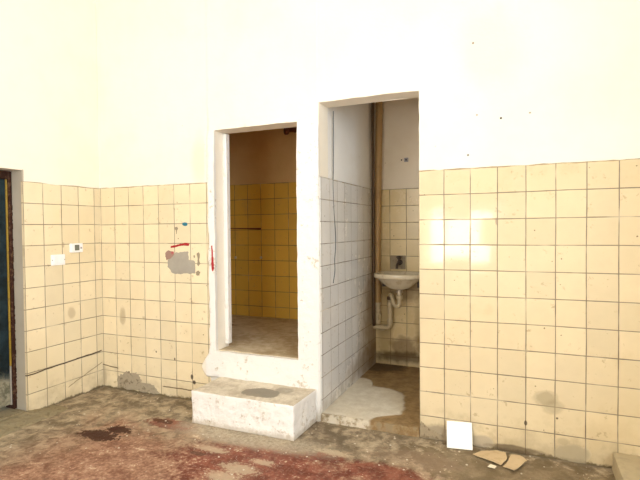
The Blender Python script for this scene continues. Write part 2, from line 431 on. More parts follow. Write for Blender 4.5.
def slab_outline(pts, plane, at, thick, jitter=.0, sub=4, dome=.4, seed=0):
    """irregular outline extruded off a wall (plane 'y': pts are x,z; grows to -y) or the floor ('z')"""
    rnd = random.Random(seed); P = []
    n = len(pts)
    for i in range(n):
        for k in range(sub):
            t = k/sub; p = (pts[i][0]*(1-t)+pts[(i+1)%n][0]*t, pts[i][1]*(1-t)+pts[(i+1)%n][1]*t)
            P.append((p[0]+rnd.uniform(-jitter, jitter), p[1]+rnd.uniform(-jitter, jitter)))
    cx = sum(p[0] for p in P)/len(P); cy = sum(p[1] for p in P)/len(P)
    bm = bmesh.new(); rings = []
    for s, h in ((1.0, 0.0), (.97, .75), (.88, 1.0), (.6, 1.0), (.3, 1.0)):
        ring = []
        for q in P:
            u, w = cx+(q[0]-cx)*s, cy+(q[1]-cy)*s
            hh = thick*h*(1 + (dome*rnd.uniform(-1, 1) if h > .9 else 0))
            ring.append(bm.verts.new((u, at-hh, w) if plane == 'y' else (u, w, at+hh)))
        rings.append(ring)
    m = len(P)
    for i in range(len(rings)-1):
        for k in range(m): bm.faces.new((rings[i][k], rings[i][(k+1)%m], rings[i+1][(k+1)%m], rings[i+1][k]))
    bm.faces.new(rings[-1]); bm.faces.new(rings[0][::-1])
    return bm
def nz(x, y, z, s=1.0): return mnoise.noise(Vector((x*s, y*s, z*s)))

# ------------------------------------------------------------------ setting: back wall
XL, XR, YF, H = -2.637, 1.95, -4.6, 3.5
O1 = (-1.489, -.820, .400, 2.016); O2 = (-.664, 0.0, 0.0, 2.129)
T1, T2 = .142, .157
def frange(a, b, d):
    n = max(1, round((b-a)/d)); return [a+(b-a)*i/n for i in range(n)]
xs = frange(XL-.25, XL, .25) + frange(XL, -1.68, .05) + frange(-1.68, -1.489, .0115) + frange(-1.489, -.82, .03) + frange(-.82, -.664, .012) + frange(-.664, 0, .05) + frange(0, 1.4, .05) + frange(1.4, XR+.25, .2) + [XR+.25]
zs = frange(0, .40, .0125) + frange(.40, 2.016, .02) + frange(2.016, 2.129, .0188) + frange(2.129, 2.4, .03) + frange(2.4, H, .1) + [H]
def sstep(v, a, b):
    t = min(1, max(0, (v-a)/(b-a))); return t*t*(3-2*t)
def relief(x, z):
    """plaster thickness in front of the wall plane: the white surround of the raised cubicle, plus trowel waves"""
    h = .003*nz(x, 3, z, 2.2) + .0015*nz(x, 9, z, 9)
    edge = -1.553 + .012*nz(0, 1, z, 7) + .006*nz(0, 5, z, 25)
    edge -= .075*math.exp(-((z-.275)/.075)**2)                       # the lump at the lower left
    low = .20 + .012*nz(x, 7, 0, 9)
    sur = sstep(x, edge-.008, edge+.012) * (1-sstep(x, -.668, -.660))
    if x < -.80: sur *= sstep(z, low-.01, low+.012) if x < -.80 else 1
    sur *= 1 - sstep(z, 1.62, 2.3)*.85
    h += sur*(.024 + .004*nz(x, 2, z, 6) + .0025*nz(x, 4, z, 22))
    return h
bm = bmesh.new(); V = {}
def inhole(x, z): return any(a < x < b and c < z < d for a, b, c, d in (O1, O2))
def vert(i, j):
    if (i, j) not in V:
        x, z = xs[i], zs[j]
        jx = jz = 0
        for a, b, c, d in (O1, O2):                                  # chipped arrises round the openings
            if c-.001 <= z <= d+.001 and (abs(x-a) < 1e-5 or abs(x-b) < 1e-5): jx = .0035*nz(x, 1, z, 14)
            if a-.001 <= x <= b+.001 and (abs(z-d) < 1e-5 or abs(z-c) < 1e-5) and z > .01: jz = .005*nz(x, 6, z, 12)
        V[(i, j)] = bm.verts.new((x+jx, -relief(x, z), z+jz))
    return V[(i, j)]
for i in range(len(xs)-1):
    for j in range(len(zs)-1):
        if inhole((xs[i]+xs[i+1])/2, (zs[j]+zs[j+1])/2): continue
        bm.faces.new((vert(i, j), vert(i+1, j), vert(i+1, j+1), vert(i, j+1)))
bnd = [e for e in bm.edges if len(e.link_faces) == 1]
for (a, b, c, d), T in ((O1, T1), (O2, T2)):                        # reveals
    es = [e for e in bnd if all(a-.02 < v.co.x < b+.02 and c-.02 < v.co.z < d+.02 for v in e.verts) and not all(v.co.z < .001 for v in e.verts)]
    r = bmesh.ops.extrude_edge_only(bm, edges=es)
    for v in r['geom']:
        if isinstance(v, bmesh.types.BMVert): v.co.y = T
bmesh.ops.recalc_face_normals(bm, faces=bm.faces)
# back faces seen only from inside the cubicles
for x0, x1, z0, z1, T in ((-2.52, O1[0], 0, 2.8, T1), (O1[0], O1[1], O1[3], 2.8, T1), (O1[0], O1[1], 0, O1[2], T1), (-.669, 0.03, O2[3], 2.8, T2), (O1[1], -.669, 0, 2.8, T1)):
    f = bm.faces.new([bm.verts.new(p) for p in ((x0, T, z0), (x0, T, z1), (x1, T, z1), (x1, T, z0))])
wb = obj('wall_back', bm, M['plaster'], fix=False, smooth=False); struct(wb, 'cream plastered back wall with two cubicle openings')

# tiled dados (thin slabs proud of the plaster)
def dado(name, x0, x1, z1, y=-.011, mat=None, raggedl=False, raggedr=False, z0=0.0):
    bm = bmesh.new(); cols = frange(x0, x1, .03)+[x1]; rows = frange(z0, z1, .05)+[z1]
    g_ = [[None]*len(rows) for _ in cols]
    for i, x in enumerate(cols):
        for j, z in enumerate(rows):
            dz = .004*nz(x, 2, z, 11)+.003*nz(x, 8, 0, 30) if j == len(rows)-1 else 0
            dx = 0
            g_[i][j] = bm.verts.new((x+dx, y, z+dz))
    for i in range(len(cols)-1):
        for j in range(len(rows)-1): bm.faces.new((g_[i][j], g_[i+1][j], g_[i+1][j+1], g_[i][j+1]))
    b = [e for e in bm.edges if len(e.link_faces) == 1]
    r = bmesh.ops.extrude_edge_only(bm, edges=b)
    for v in r['geom']:
        if isinstance(v, bmesh.types.BMVert): v.co.y = y+.016
    return struct(obj(name, bm, mat))
d1 = dado('trim_1', 0.0, XR, 1.64, mat=M['tile_back']); d1['label'] = 'cream square-tiled dado on the back wall right of the openings'
d2 = dado('trim_2', XL, -1.552, 1.64, mat=M['tile_left_part']); d2['label'] = 'cream square-tiled dado on the back wall left of the openings'

# left wall with the doorway
DY0, DY1, DZ = -1.55, -.653, 1.72
def wall_boxes(name, boxes, mat, label=None):
    bm = bmesh.new()
    for b in boxes: box(bm, *b)
    return struct(obj(name, bm, mat, fix=False), label)
wall_boxes('wall_left', [(XL-.25, XL, DY1, 0.0, 0, H), (XL-.25, XL, DY0, DY1, DZ, H), (XL-.25, XL, YF, DY0, 0, H)], M['plaster'], 'cream plastered left wall')
bm = bmesh.new(); cols = frange(-.671, -.0, .03)+[-.0]; rows = frange(0, 1.64, .05)+[1.64]
gr = [[bm.verts.new((XL+.011, y, z+(.004*nz(y, 2, z, 11)+.016*max(-.3, nz(y, 3, 1, 6)) if j == len(rows)-1 else 0))) for j, z in enumerate(rows)] for y in cols]
for i in range(len(cols)-1):
    for j in range(len(rows)-1): bm.faces.new((gr[i][j], gr[i+1][j], gr[i+1][j+1], gr[i][j+1]))
r = bmesh.ops.extrude_edge_only(bm, edges=[e for e in bm.edges if len(e.link_faces) == 1])
for v in r['geom']:
    if isinstance(v, bmesh.types.BMVert): v.co.x = XL-.005
d3 = struct(obj('trim_3', bm, M['tile_side']), 'cream square-tiled dado on the left wall')
# grey rendered reveal of the doorway
bm = bmesh.new(); box(bm, XL-.115, XL+.004, DY1-.012, DY1-.0005, 0.0, DZ+.004, .003, 1)
struct(obj('trim_4', bm, M['reveal'], fix=False), 'grey rendered reveal beside the brown door frame')
# door_1: frame, bead, leaf
dr = struct(empty('door_1', (XL-.12, -1.1, 0), 'dark blue-green door in a flaking brown frame at the left edge', 'door'))
del dr['category']
XF = XL-.105
def P(bm, name, mat, parent, lab=None):
    o = obj(name, bm, mat, fix=False); o.parent = parent; o.matrix_parent_inverse = Matrix.Translation(-parent.location)
    if lab: o['label'] = lab
    return o
bm = bmesh.new(); box(bm, XF-.09, XF, DY1-.036, DY1-.0125, 0.03, DZ-.005, .004, 2)
box(bm, XF-.09, XF, DY0+.002, DY0+.05, 0.03, DZ-.005, .004, 2)
box(bm, XF-.09, XF, DY0+.05, DY1-.036, DZ-.06, DZ-.005, .004, 2)
for k in range(46):                                                   # flakes along the arris
    z = random.uniform(.06, 1.66); s = random.uniform(.004, .012)
    box(bm, XF-.004, XF+.003, DY1-.0165-random.uniform(0, .004), DY1-.0125, z, z+s*2, .001, 1)
P(bm, 'frame', M['rust_frame'], dr, 'brown flaking frame')
P(B(XF-.05, XF-.012, DY1-.046, DY1-.0365, .34, DZ-.062, .003), 'bead', M['yellow'], dr, 'yellow painted bead')
P(B(XF-.05, XF-.014, DY1-.046, DY1-.0365, .06, .338, .003), 'bead', M['grey_paint'], dr, 'bead worn to grey')
bm = bmesh.new(); box(bm, XF-.075, XF-.021, DY0+.052, DY1-.0470, .065, DZ-.063, .002)
P(bm, 'leaf', M['door'], dr, 'dark blue-green leaf worn grey at the bottom')
bm = bmesh.new(); box(bm, XL-.25, XL-.012, DY0, DY1-.013, 0, .028, .01)
struct(obj('trim_5', bm, M['grit'], fix=False), 'rough concrete threshold of the left door')
# heap of grit along the left doorway foot
bm = bmesh.new(); pr = []
NX, NY = 14, 40
for i in range(NX):
    row = []
    for j in range(NY):
        x = XL-.10+.30*i/(NX-1); y = -1.40+.95*j/(NY-1)
        e = max(0, math.sin(PI*i/(NX-1)))**.8*max(0, math.sin(PI*j/(NY-1)))**.5
        row.append(bm.verts.new((x, y, -.004+e*(.030+.022*nz(x, y, 0, 9)+.008*nz(x, y, 3, 30)))))
    pr.append(row)
for i in range(NX-1):
    for j in range(NY-1): bm.faces.new((pr[i][j], pr[i+1][j], pr[i+1][j+1], pr[i][j+1]))
o = obj('rubble_heap', bm, M['grit']); o['kind'] = 'stuff'; tag(o, 'grey-brown grit heaped along the foot of the left doorway', 'rubble')

# floor (gently uneven), ceiling, right and front walls
bm = bmesh.new(); fx = frange(-2.95, 1.5, .05)+frange(1.5, XR+.3, .3)+[XR+.3]; fy = frange(YF-.3, -1.6, .2)+frange(-1.6, .02, .04)+[.02]
gr = [[bm.verts.new((x, y, .0035*nz(x, y, 1, 3)+.0012*nz(x, y, 2, 14)-.002)) for y in fy] for x in fx]
for i in range(len(fx)-1):
    for j in range(len(fy)-1): bm.faces.new((gr[i][j], gr[i+1][j], gr[i+1][j+1], gr[i][j+1]))
r = bmesh.ops.extrude_edge_only(bm, edges=[e for e in bm.edges if len(e.link_faces) == 1])
for v in r['geom']:
    if isinstance(v, bmesh.types.BMVert): v.co.z = -.2
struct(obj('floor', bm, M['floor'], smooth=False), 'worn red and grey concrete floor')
wall_boxes('ceiling', [(XL-.25, XR+.25, YF-.25, 0.3, H, H+.2)], M['plaster'])
W1 = (-.72, .14, .66, 1.56)                                           # window behind the camera: x0, x1, z0, z1
W3 = (-2.40, -1.10, 1.05, 2.70)                                         # second window behind the camera, to the left
W2 = (-3.55, -2.15, .95, 3.0)                                        # large window in the right wall: y0, y1, z0, z1
wall_boxes('wall_front', [(XL-.25, W3[0], YF-.25, YF, 0, H), (W3[0], W3[1], YF-.25, YF, 0, W3[2]), (W3[0], W3[1], YF-.25, YF, W3[3], H), (W3[1], W1[0], YF-.25, YF, 0, H), (W1[0], W1[1], YF-.25, YF, 0, W1[2]), (W1[0], W1[1], YF-.25, YF, W1[3], H), (W1[1], XR+.25, YF-.25, YF, 0, H)], M['plaster'])
wall_boxes('wall_right', [(XR, XR+.25, YF, W2[0], 0, H), (XR, XR+.25, W2[0], W2[1], 0, W2[2]), (XR, XR+.25, W2[0], W2[1], W2[3], H), (XR, XR+.25, W2[1], 0, 0, H)], M['plaster'])
t = .045
for n, (a, b, c, d), l in (('window_1', W1, 'white window frame in the front wall, the smaller one'), ('window_3', W3, 'white window frame in the front wall, the larger one')):
    bm = bmesh.new()
    for q in ((a, a+t, c, d), (b-t, b, c, d), (a+t, b-t, c, c+t), (a+t, b-t, d-t, d)): box(bm, q[0], q[1], YF-.16, YF-.10, q[2], q[3], .004, 1)
    struct(obj(n, bm, M['white_wood'], fix=False), l)
bm = bmesh.new(); a, b, c, d = W2
for q in ((a, a+t, c, d), (b-t, b, c, d), (a+t, b-t, c, c+t), (a+t, b-t, d-t, d), ((a+b)/2-.02, (a+b)/2+.02, c+t, d-t)): box(bm, XR+.10, XR+.16, q[0], q[1], q[2], q[3], .004, 1)
struct(obj('window_2', bm, M['white_wood'], fix=False), 'white window frame in the right wall')

# cubicle shells
CX2L, CX2R, CY = -.672, .03, 1.291
wall_boxes('wall_toilet_left', [(O1[1]+.004, CX2L, T1, CY, 0, 2.8)], M['partition'], 'partition between the two cubicles')
wall_boxes('wall_cubicle_back', [(-2.7, O1[1]+.004, CY, CY+.12, 0, 2.8)], M['cub1_plaster'], 'brown-stained upper back wall of the raised cubicle')
wall_boxes('wall_toilet_back', [(O1[1]+.004, CX2R+.15, CY, CY+.12, 0, 2.8)], M['cub_plaster'], 'grey-white upper back wall of the toilet cubicle')
wall_boxes('wall_toilet_right', [(CX2R, CX2R+.12, T2, CY, 0, 2.8)], M['cub_plaster'])
wall_boxes('wall_cubicle_left', [(-2.64, -2.52, T1, CY, 0, 2.8)], M['cub1_plaster'])
wall_boxes('wall_cubicle_right', [(O1[1], O1[1]+.004, T1, CY, 0, 2.8)], M['cub1_plaster'])
wall_boxes('ceiling_cubicles', [(-2.64, CX2R+.12, T1, CY+.12, 2.8, 2.9)], M['cub1_plaster'])
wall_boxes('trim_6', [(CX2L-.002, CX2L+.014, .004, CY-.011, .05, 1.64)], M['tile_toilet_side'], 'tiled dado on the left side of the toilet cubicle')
wall_boxes('trim_7', [(CX2L+.011, CX2R, CY-.011, CY+.002, .05, 1.64)], M['tile_toilet_back'], 'grimy tiled dado behind the washbasin')
wall_boxes('trim_8', [(-2.52, O1[1], CY-.011, CY+.002, .38, 1.75)], M['tile_raised'], 'brown-yellow tiled dado at the back of the raised cubicle')
wall_boxes('trim_9', [(-2.522, -2.509, T1, CY-.011, .38, 1.75)], M['tile_raised_side'])
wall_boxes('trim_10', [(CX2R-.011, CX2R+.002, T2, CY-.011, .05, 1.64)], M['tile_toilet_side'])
# cubicle floors
def rough_slab(name, x0, x1, y0, y1, z0, z1, mat, amp, front=.0, d=.03):
    bm = bmesh.new(); ax = frange(x0, x1, d)+[x1]; ay = frange(y0, y1, d)+[y1]
    g_ = [[bm.verts.new((x, y + (front*(nz(x, 1, 0, 16)+.6*nz(x, 4, 0, 45)) if j == 0 else 0), z1 + amp*nz(x, y, 3, 5) + amp*.5*nz(x, y, 8, 18) - (front*.35*(1+nz(x, 2, 0, 30)) if j == 0 else 0))) for j, y in enumerate(ay)] for x in ax]
    for i in range(len(ax)-1):
        for j in range(len(ay)-1): bm.faces.new((g_[i][j], g_[i+1][j], g_[i+1][j+1], g_[i][j+1]))
    r = bmesh.ops.extrude_edge_only(bm, edges=[e for e in bm.edges if len(e.link_faces) == 1])
    for v in r['geom']:
        if isinstance(v, bmesh.types.BMVert): v.co.z = z0 + .004*nz(v.co.x, v.co.y, 0, 30)
    return struct(obj(name, bm, mat))
rough_slab('floor_toilet', -.658, -.003, -.012, CY, -.02, .056, M['cub_floor'], .004, .012, .02)['label'] = 'raised concrete floor of the toilet cubicle, pale patch over brown'
rough_slab('floor_cubicle', -2.52, O1[1], .015, CY, .2, .404, M['raised_floor'], .003)['label'] = 'dusty concrete floor of the raised cubicle'
# white timber post in the left reveal of the raised cubicle
bm = B(-1.489, -1.455, .090, .139, .43, 2.008, .007, 3)
struct(obj('trim_11', bm, M['white_wood'], fix=False), 'white painted door post inside the left edge of the raised opening')

# ------------------------------------------------------------------ things
# step below the raised opening
bm = bmesh.new()
def grid_box(bm, x0, x1, y0, y1, z0, z1, d):
    nx, ny, nz_ = [max(2, round(l/d)) for l in (x1-x0, y1-y0, z1-z0)]
    vs = {}
    def gv(i, j, k):
        if (i, j, k) not in vs: vs[(i, j, k)] = bm.verts.new((x0+(x1-x0)*i/nx, y0+(y1-y0)*j/ny, z0+(z1-z0)*k/nz_))
        return vs[(i, j, k)]
    for i in range(nx):
        for j in range(ny):
            for k in (0, nz_): bm.faces.new((gv(i, j, k), gv(i+1, j, k), gv(i+1, j+1, k), gv(i, j+1, k)))
    for i in range(nx):
        for k in range(nz_):
            for j in (0, ny): bm.faces.new((gv(i, j, k), gv(i+1, j, k), gv(i+1, j, k+1), gv(i, j, k+1)))
    for j in range(ny):
        for k in range(nz_):
            for i in (0, nx): bm.faces.new((gv(i, j, k), gv(i, j+1, k), gv(i, j+1, k+1), gv(i, j, k+1)))
def rough_block(name, x0, x1, y0, y1, z1, mat, d, amp, rnd=.02, skew=0.0):
    global bm
    bm = bmesh.new(); grid_box(bm, x0, x1, y0, y1, 0, z1, d)
    bmesh.ops.recalc_face_normals(bm, faces=bm.faces)
    for v in bm.verts:
        c = v.co.copy()
        q = Vector((min(max(c.x, x0+rnd), x1-rnd), min(max(c.y, y0+rnd), y1-rnd), min(c.z, z1-rnd)))
        dlt = c-q
        if dlt.length > 1e-6 and c.z > 1e-4: c = q + dlt.normalized()*min(dlt.length, rnd*1.08)
        n = amp*nz(c.x, c.y, c.z, 6) + amp*.5*nz(c.x+5, c.y, c.z, 22) + amp*.3*nz(c.x, c.y+9, c.z, 55)
        nv = v.normal if v.normal.length else Vector((0, 0, 1))
        if c.z > 1e-4: c = c + nv*n
        c.x += skew*(c.y-y1)
        v.co = c
    return obj(name, bm, mat, smooth=False, fix=False)
o = rough_block('concrete_step', -1.450, -.690, -.350, -.020, .216, M['step'], .0125, .008, .010, .03)
tag(o, 'white-washed concrete step with a grey patch on top, below the raised opening', 'step')
o = rough_block('concrete_block', 1.022, 1.62, -.62, -.012, .095, M['block'], .02, .004, .012)
tag(o, 'low grey-yellow concrete block against the right end of the tiled wall', 'block')

# paint marks and patches belong to the tiled walls they are on
def mark(pts, name, mat, parent, y, th=.0015, jit=.004, seed=1, lab=None, sub=4):
    o = obj(name, slab_outline(pts, 'y', y, th, jit, sub, .25, seed), mat, parent)
    if lab: o['label'] = lab
    return o
YW = -.0105
mark([(-1.93, 1.06), (-1.90, 1.10), (-1.85, 1.125), (-1.84, 1.12), (-1.80, 1.128), (-1.76, 1.125), (-1.735, 1.13), (-1.735, 1.07), (-1.69, 1.06), (-1.675, 1.05), (-1.675, .965), (-1.75, .960), (-1.84, .955), (-1.90, .965), (-1.935, 1.01)], 'paint_patch', M['grey_paint'], d2, YW, .0015, .004, 3, 'grey patch of paint', 3)
mark([(-1.672, .975), (-1.645, .99), (-1.63, .975), (-1.64, .95), (-1.668, .952)], 'paint_patch', M['brown_paint'], d2, YW, .0012, .003, 4)
mark([(-1.66, 1.115), (-1.64, 1.125), (-1.628, 1.11), (-1.636, 1.075), (-1.630, 1.035), (-1.645, 1.02), (-1.655, 1.03), (-1.652, 1.075)], 'paint_patch', M['brown_paint'], d2, YW, .0012, .002, 5)
mark([(-1.692, 1.10), (-1.68, 1.105), (-1.674, 1.09), (-1.684, 1.08)], 'paint_patch', M['brown_paint'], d2, YW, .0012, .002, 15)
mark([(-1.955, 1.115), (-1.925, 1.135), (-1.87, 1.125), (-1.87, 1.10), (-1.91, 1.07), (-1.945, 1.06)], 'paint_patch', simple_mat('reddish grey smear', (.33, .205, .16), .8, .1, bump=.1), d2, -.0125, .001, .003, 6, 'reddish smear')
mark([(-1.90, 1.172), (-1.86, 1.176), (-1.81, 1.186), (-1.775, 1.193), (-1.74, 1.196), (-1.722, 1.188), (-1.73, 1.172), (-1.765, 1.176), (-1.81, 1.170), (-1.86, 1.158), (-1.90, 1.155)], 'paint_stroke', M['red_paint'], d2, YW, .003, .0025, 7, 'red stroke of paint')
mark([(-1.90, 1.125), (-1.875, 1.13), (-1.868, 1.115), (-1.89, 1.105)], 'paint_stroke', simple_mat('dull red paint', (.42, .10, .10), .6, .1), d2, -.0135, .001, .002, 17)
mark([(-1.857, 1.313), (-1.838, 1.318), (-1.826, 1.303), (-1.838, 1.288), (-1.842, 1.262), (-1.848, 1.262), (-1.847, 1.288), (-1.858, 1.298)], 'paint_daub', M['brown_paint'], d2, YW, .002, .001, 8, 'small grey-brown daub')
mark([(-1.785, 1.345), (-1.765, 1.350), (-1.745, 1.347), (-1.737, 1.333), (-1.75, 1.320), (-1.77, 1.322), (-1.787, 1.330)], 'paint_daub', M['blue_paint'], d2, YW, .002, .002, 9, 'small blue daub')
mark([(-1.518, 1.175), (-1.508, 1.178), (-1.503, 1.10), (-1.497, 1.04), (-1.496, 1.005), (-1.506, .985), (-1.516, .995), (-1.519, 1.04), (-1.514, 1.10)], 'paint_stroke', M['red_paint'], wb, -.0245, .003, .0015, 10, 'red upright stroke of paint')
mark([(-2.47, .02), (-2.47, .085), (-2.44, .12), (-2.41, .118), (-2.37, .155), (-2.33, .148), (-2.27, .152), (-2.235, .13), (-2.21, .085), (-2.17, .07), (-2.13, .075), (-2.08, .065), (-2.045, .03), (-2.03, .004), (-2.25, .004), (-2.40, .006)], 'cement_patch', M['grey_render'], d2, YW, .005, .008, 11, 'bare grey cement where tiles are missing', 4)
mark([(.005, .005), (.005, .10), (.03, .085), (.06, .06), (.10, .05), (.14, .03), (.19, .02), (.20, .004)], 'cement_patch', simple_mat('brown grey broken cement', (.36, .29, .19), .95, .3, (.14, .10, .055), .8, 30, bump=.9, spec=.1), d1, YW, .006, .007, 12, 'broken brown-grey cement at the foot of the wall', 4)

# light switch and thermostat on the left wall
sw = empty('light_switch', (XL+.011, -.41, 1.076), 'white double light switch on the left tiled wall', 'switch')
P(B(XL+.0105, XL+.022, -.467, -.352, 1.036, 1.116, .004, 3), 'plate', M['white_plastic'], sw)
for y in (-.452, -.405):
    P(B(XL+.0215, XL+.027, y, y+.038, 1.048, 1.104, .002, 2), 'rocker', M['white_plastic'], sw)
for y in (-.461, -.358):
    P(lathe(bmesh.new(), [(.004, 0), (.004, .0012)], (XL+.0215, y, 1.076), (1, 0, 0), 12), 'screw', M['dark_slot'], sw)
th = empty('thermostat', (XL+.011, -.255, 1.16), 'small white wall thermostat with a grey display, right of the light switch', 'thermostat')
P(B(XL+.0105, XL+.034, -.309, -.200, 1.124, 1.195, .006, 3), 'case', M['white_plastic'], th)
P(B(XL+.0335, XL+.0352, -.277, -.235, 1.140, 1.184, .001, 1), 'display', M['screen'], th, 'grey display')
P(B(XL+.0335, XL+.036, -.226, -.211, 1.152, 1.166, .001, 1), 'button', M['dark_slot'], th)

# washbasin
BX, BY, BZ = -.395, 1.09, .905
wbn = empty('washbasin', (BX, CY-.011, BZ), 'small grubby white wall-hung washbasin in the toilet cubicle', 'basin')
bm = bmesh.new(); rings = []; seg = 48
def bout(t, s):
    c_, s_ = math.cos(t), math.sin(t)
    x = .215*s*(abs(c_)**.85)*(1 if c_ >= 0 else -1)
    y = (.175*s*s_ if s_ < 0 else .19*min(1, (abs(s_)**.35))*(s if s < .93 else 1))
    return x, y
for s, z in ((.02, -.142), (.22, -.140), (.42, -.125), (.66, -.088), (.84, -.052), (.93, -.040), (.99, -.036), (1.0, -.028), (1.0, -.006), (.985, 0.0), (.90, 0.0), (.86, -.006), (.80, -.04), (.66, -.085), (.42, -.112), (.2, -.120), (.02, -.121)):
    ring = []
    for k in range(seg):
        x, y = bout(2*PI*k/seg, s); ring.append(bm.verts.new((BX+x, BY+y, BZ+z)))
    rings.append(ring)
for i in range(len(rings)-1):
    for k in range(seg): bm.faces.new((rings[i][k], rings[i][(k+1)%seg], rings[i+1][(k+1)%seg], rings[i+1][k]))
bm.faces.new(rings[0]); bm.faces.new(rings[-1])
bmesh.ops.recalc_face_normals(bm, faces=bm.faces)
o = P(bm, 'bowl', M['porcelain'], wbn)
for p in o.data.polygons: p.use_smooth = True
P(lathe(bmesh.new(), [(.022, 0), (.022, -.012), (.030, -.014), (.030, -.030), (.019, -.034), (.019, -.05)], (BX, BY+.02, BZ-.14), (0, 0, 1), 20), 'waste_outlet', M['chrome'], wbn, 'dull metal waste outlet')
P(lathe(bmesh.new(), [(.02, 0), (.022, .003), (.015, .004)], (BX, BY+.02, BZ-.121), (0, 0, 1), 20), 'plughole', M['chrome'], wbn)
P(B(BX-.17, BX-.14, 1.17, 1.276, BZ-.13, BZ-.045, .004), 'bracket', M['iron'], wbn, 'dark bracket')
P(B(BX+.14, BX+.17, 1.17, 1.276, BZ-.13, BZ-.045, .004), 'bracket', M['iron'], wbn, 'dark bracket')
# tap on a square plate
tp = empty('wall_tap', (-.448, CY-.011, .985), 'dark tap on a grey mortar square above the washbasin', 'tap')
P(B(-.517, -.379, CY-.017, CY-.0105, .924, 1.045, .003), 'back_plate', M['mortar'], tp, 'grey mortar square')
bm = lathe(bmesh.new(), [(.024, 0), (.024, .006), (.013, .008), (.013, .06)], (-.428, CY-.017, .985), (0, -1, 0), 18)
P(bm, 'tap_body', M['iron'], tp)
P(tube(bmesh.new(), round_corners([(-.428, CY-.06, .985), (-.428, CY-.13, .975), (-.428, CY-.14, .935)], .025), .011, 14), 'spout', M['iron'], tp)
bm = lathe(bmesh.new(), [(.010, 0), (.010, .025), (.016, .028), (.02, .045), (.012, .055)], (-.428, CY-.06, .990), (0, 0, 1), 14)
box(bm, -.452, -.404, CY-.067, CY-.053, 1.028, 1.040, .003, 1)
P(bm, 'tap_handle', M['iron'], tp)
# waste pipe: trap, drop and branch
wp = empty('waste_pipe', (-.50, 1.22, .40), 'grey plastic waste pipe and trap under the washbasin', 'pipe')
ty = BY+.02
P(tube(bmesh.new(), round_corners([(BX, ty, BZ-.1915), (BX, ty, .617), (BX-.055, ty+.03, .617), (BX-.085, ty+.06, .70), (-.507, 1.215, .70), (-.507, 1.215, .66)], .026), .0185, 16), 'trap', M['pvc'], wp)
P(lathe(bmesh.new(), [(.026, 0), (.028, .004), (.028, .028), (.024, .032)], (BX, ty, .680), (0, 0, 1), 18), 'union_nut', M['pvc'], wp)
P(lathe(bmesh.new(), [(.025, 0), (.027, .004), (.027, .026), (.022, .03)], (-.507, 1.215, .655), (0, 0, 1), 18), 'union_nut', M['dark_pipe'], wp, 'dark collar')
P(tube(bmesh.new(), round_corners([(-.507, 1.215, .66), (-.507, 1.215, .402), (-.665, 1.215, .402)], .045, 8), .0205, 16), 'branch', M['pvc'], wp)
for q in ((-.507, 1.215, .60, (0, 0, 1)), (-.507, 1.215, .452, (0, 0, 1)), (-.56, 1.215, .402, (-1, 0, 0))):
    P(lathe(bmesh.new(), [(.0235, 0), (.0255, .003), (.0255, .03), (.0225, .034)], q[:3], q[3], 18), 'collar', M['pvc'], wp)
# brown soil pipe + lower grey sleeve
br = empty('soil_pipe', (-.63, 1.235, .41), 'brown upright drain pipe in the left corner of the toilet cubicle', 'pipe')
P(tube(bmesh.new(), smooth_path([(-.600, 1.24, 2.79), (-.601, 1.24, 2.4), (-.612, 1.24, 1.9), (-.620, 1.235, 1.4), (-.628, 1.235, 1.0), (-.628, 1.235, .61)], 6), .031, 18), 'shaft', M['brown_pipe'], br)
P(tube(bmesh.new(), [(-.628, 1.235, .63), (-.628, 1.235, .43)], .027, 18), 'sleeve', M['pvc'], br, 'grey plastic sleeve')
for z in (.60, .545, .50): P(lathe(bmesh.new(), [(.030, 0), (.0335, .003), (.0335, .02), (.030, .024)], (-.628, 1.235, z), (0, 0, 1), 18), 'collar', M['pvc'], br)
o = obj('supply_pipe', tube(bmesh.new(), smooth_path([(-.6435, 1.176, 2.79), (-.6435, 1.176, 2.0), (-.6435, 1.176, 1.2), (-.6435, 1.176, .42)], 6), .0130, 14), M['dark_pipe'], smooth=True)
tag(o, 'thin dark pipe running up the corner beside the brown drain pipe', 'pipe')
# hanging cable
o = obj('electric_cable', tube(bmesh.new(), smooth_path([(-.6575, .25, 2.126), (-.6575, .252, 2.0), (-.6575, .243, 1.71), (-.6575, .233, 1.60), (-.6575, .246, 1.424), (-.655, .270, 1.246), (-.654, .262, 1.138), (-.656, .250, 1.068), (-.656, .252, .985), (-.655, .215, .905)], 8), .0032, 8), M['cable'], smooth=True)
tag(o, 'thin grey cable hanging down the left wall of the toilet cubicle', 'cable')
# square outlet box high on the toilet's back wall
ob = empty('outlet_box', (-.371, CY, 1.894), 'small grey square outlet high on the back wall of the toilet cubicle', 'outlet')
P(B(-.389, -.353, CY-.012, CY, 1.876, 1.912, .003), 'box_body', M['dark_slot'], ob)
P(lathe(bmesh.new(), [(.008, 0), (.008, .004)], (-.371, CY-.012, 1.894), (0, -1, 0), 14), 'hole_cap', M['iron'], ob)
o = obj('nail', lathe(bmesh.new(), [(.003, 0), (.003, .012), (.007, .013), (.006, .016)], (-.412, CY, 1.895), (0, -1, 0), 10), M['iron']); tag(o, 'small dark nail head left of the grey square outlet', 'nail')
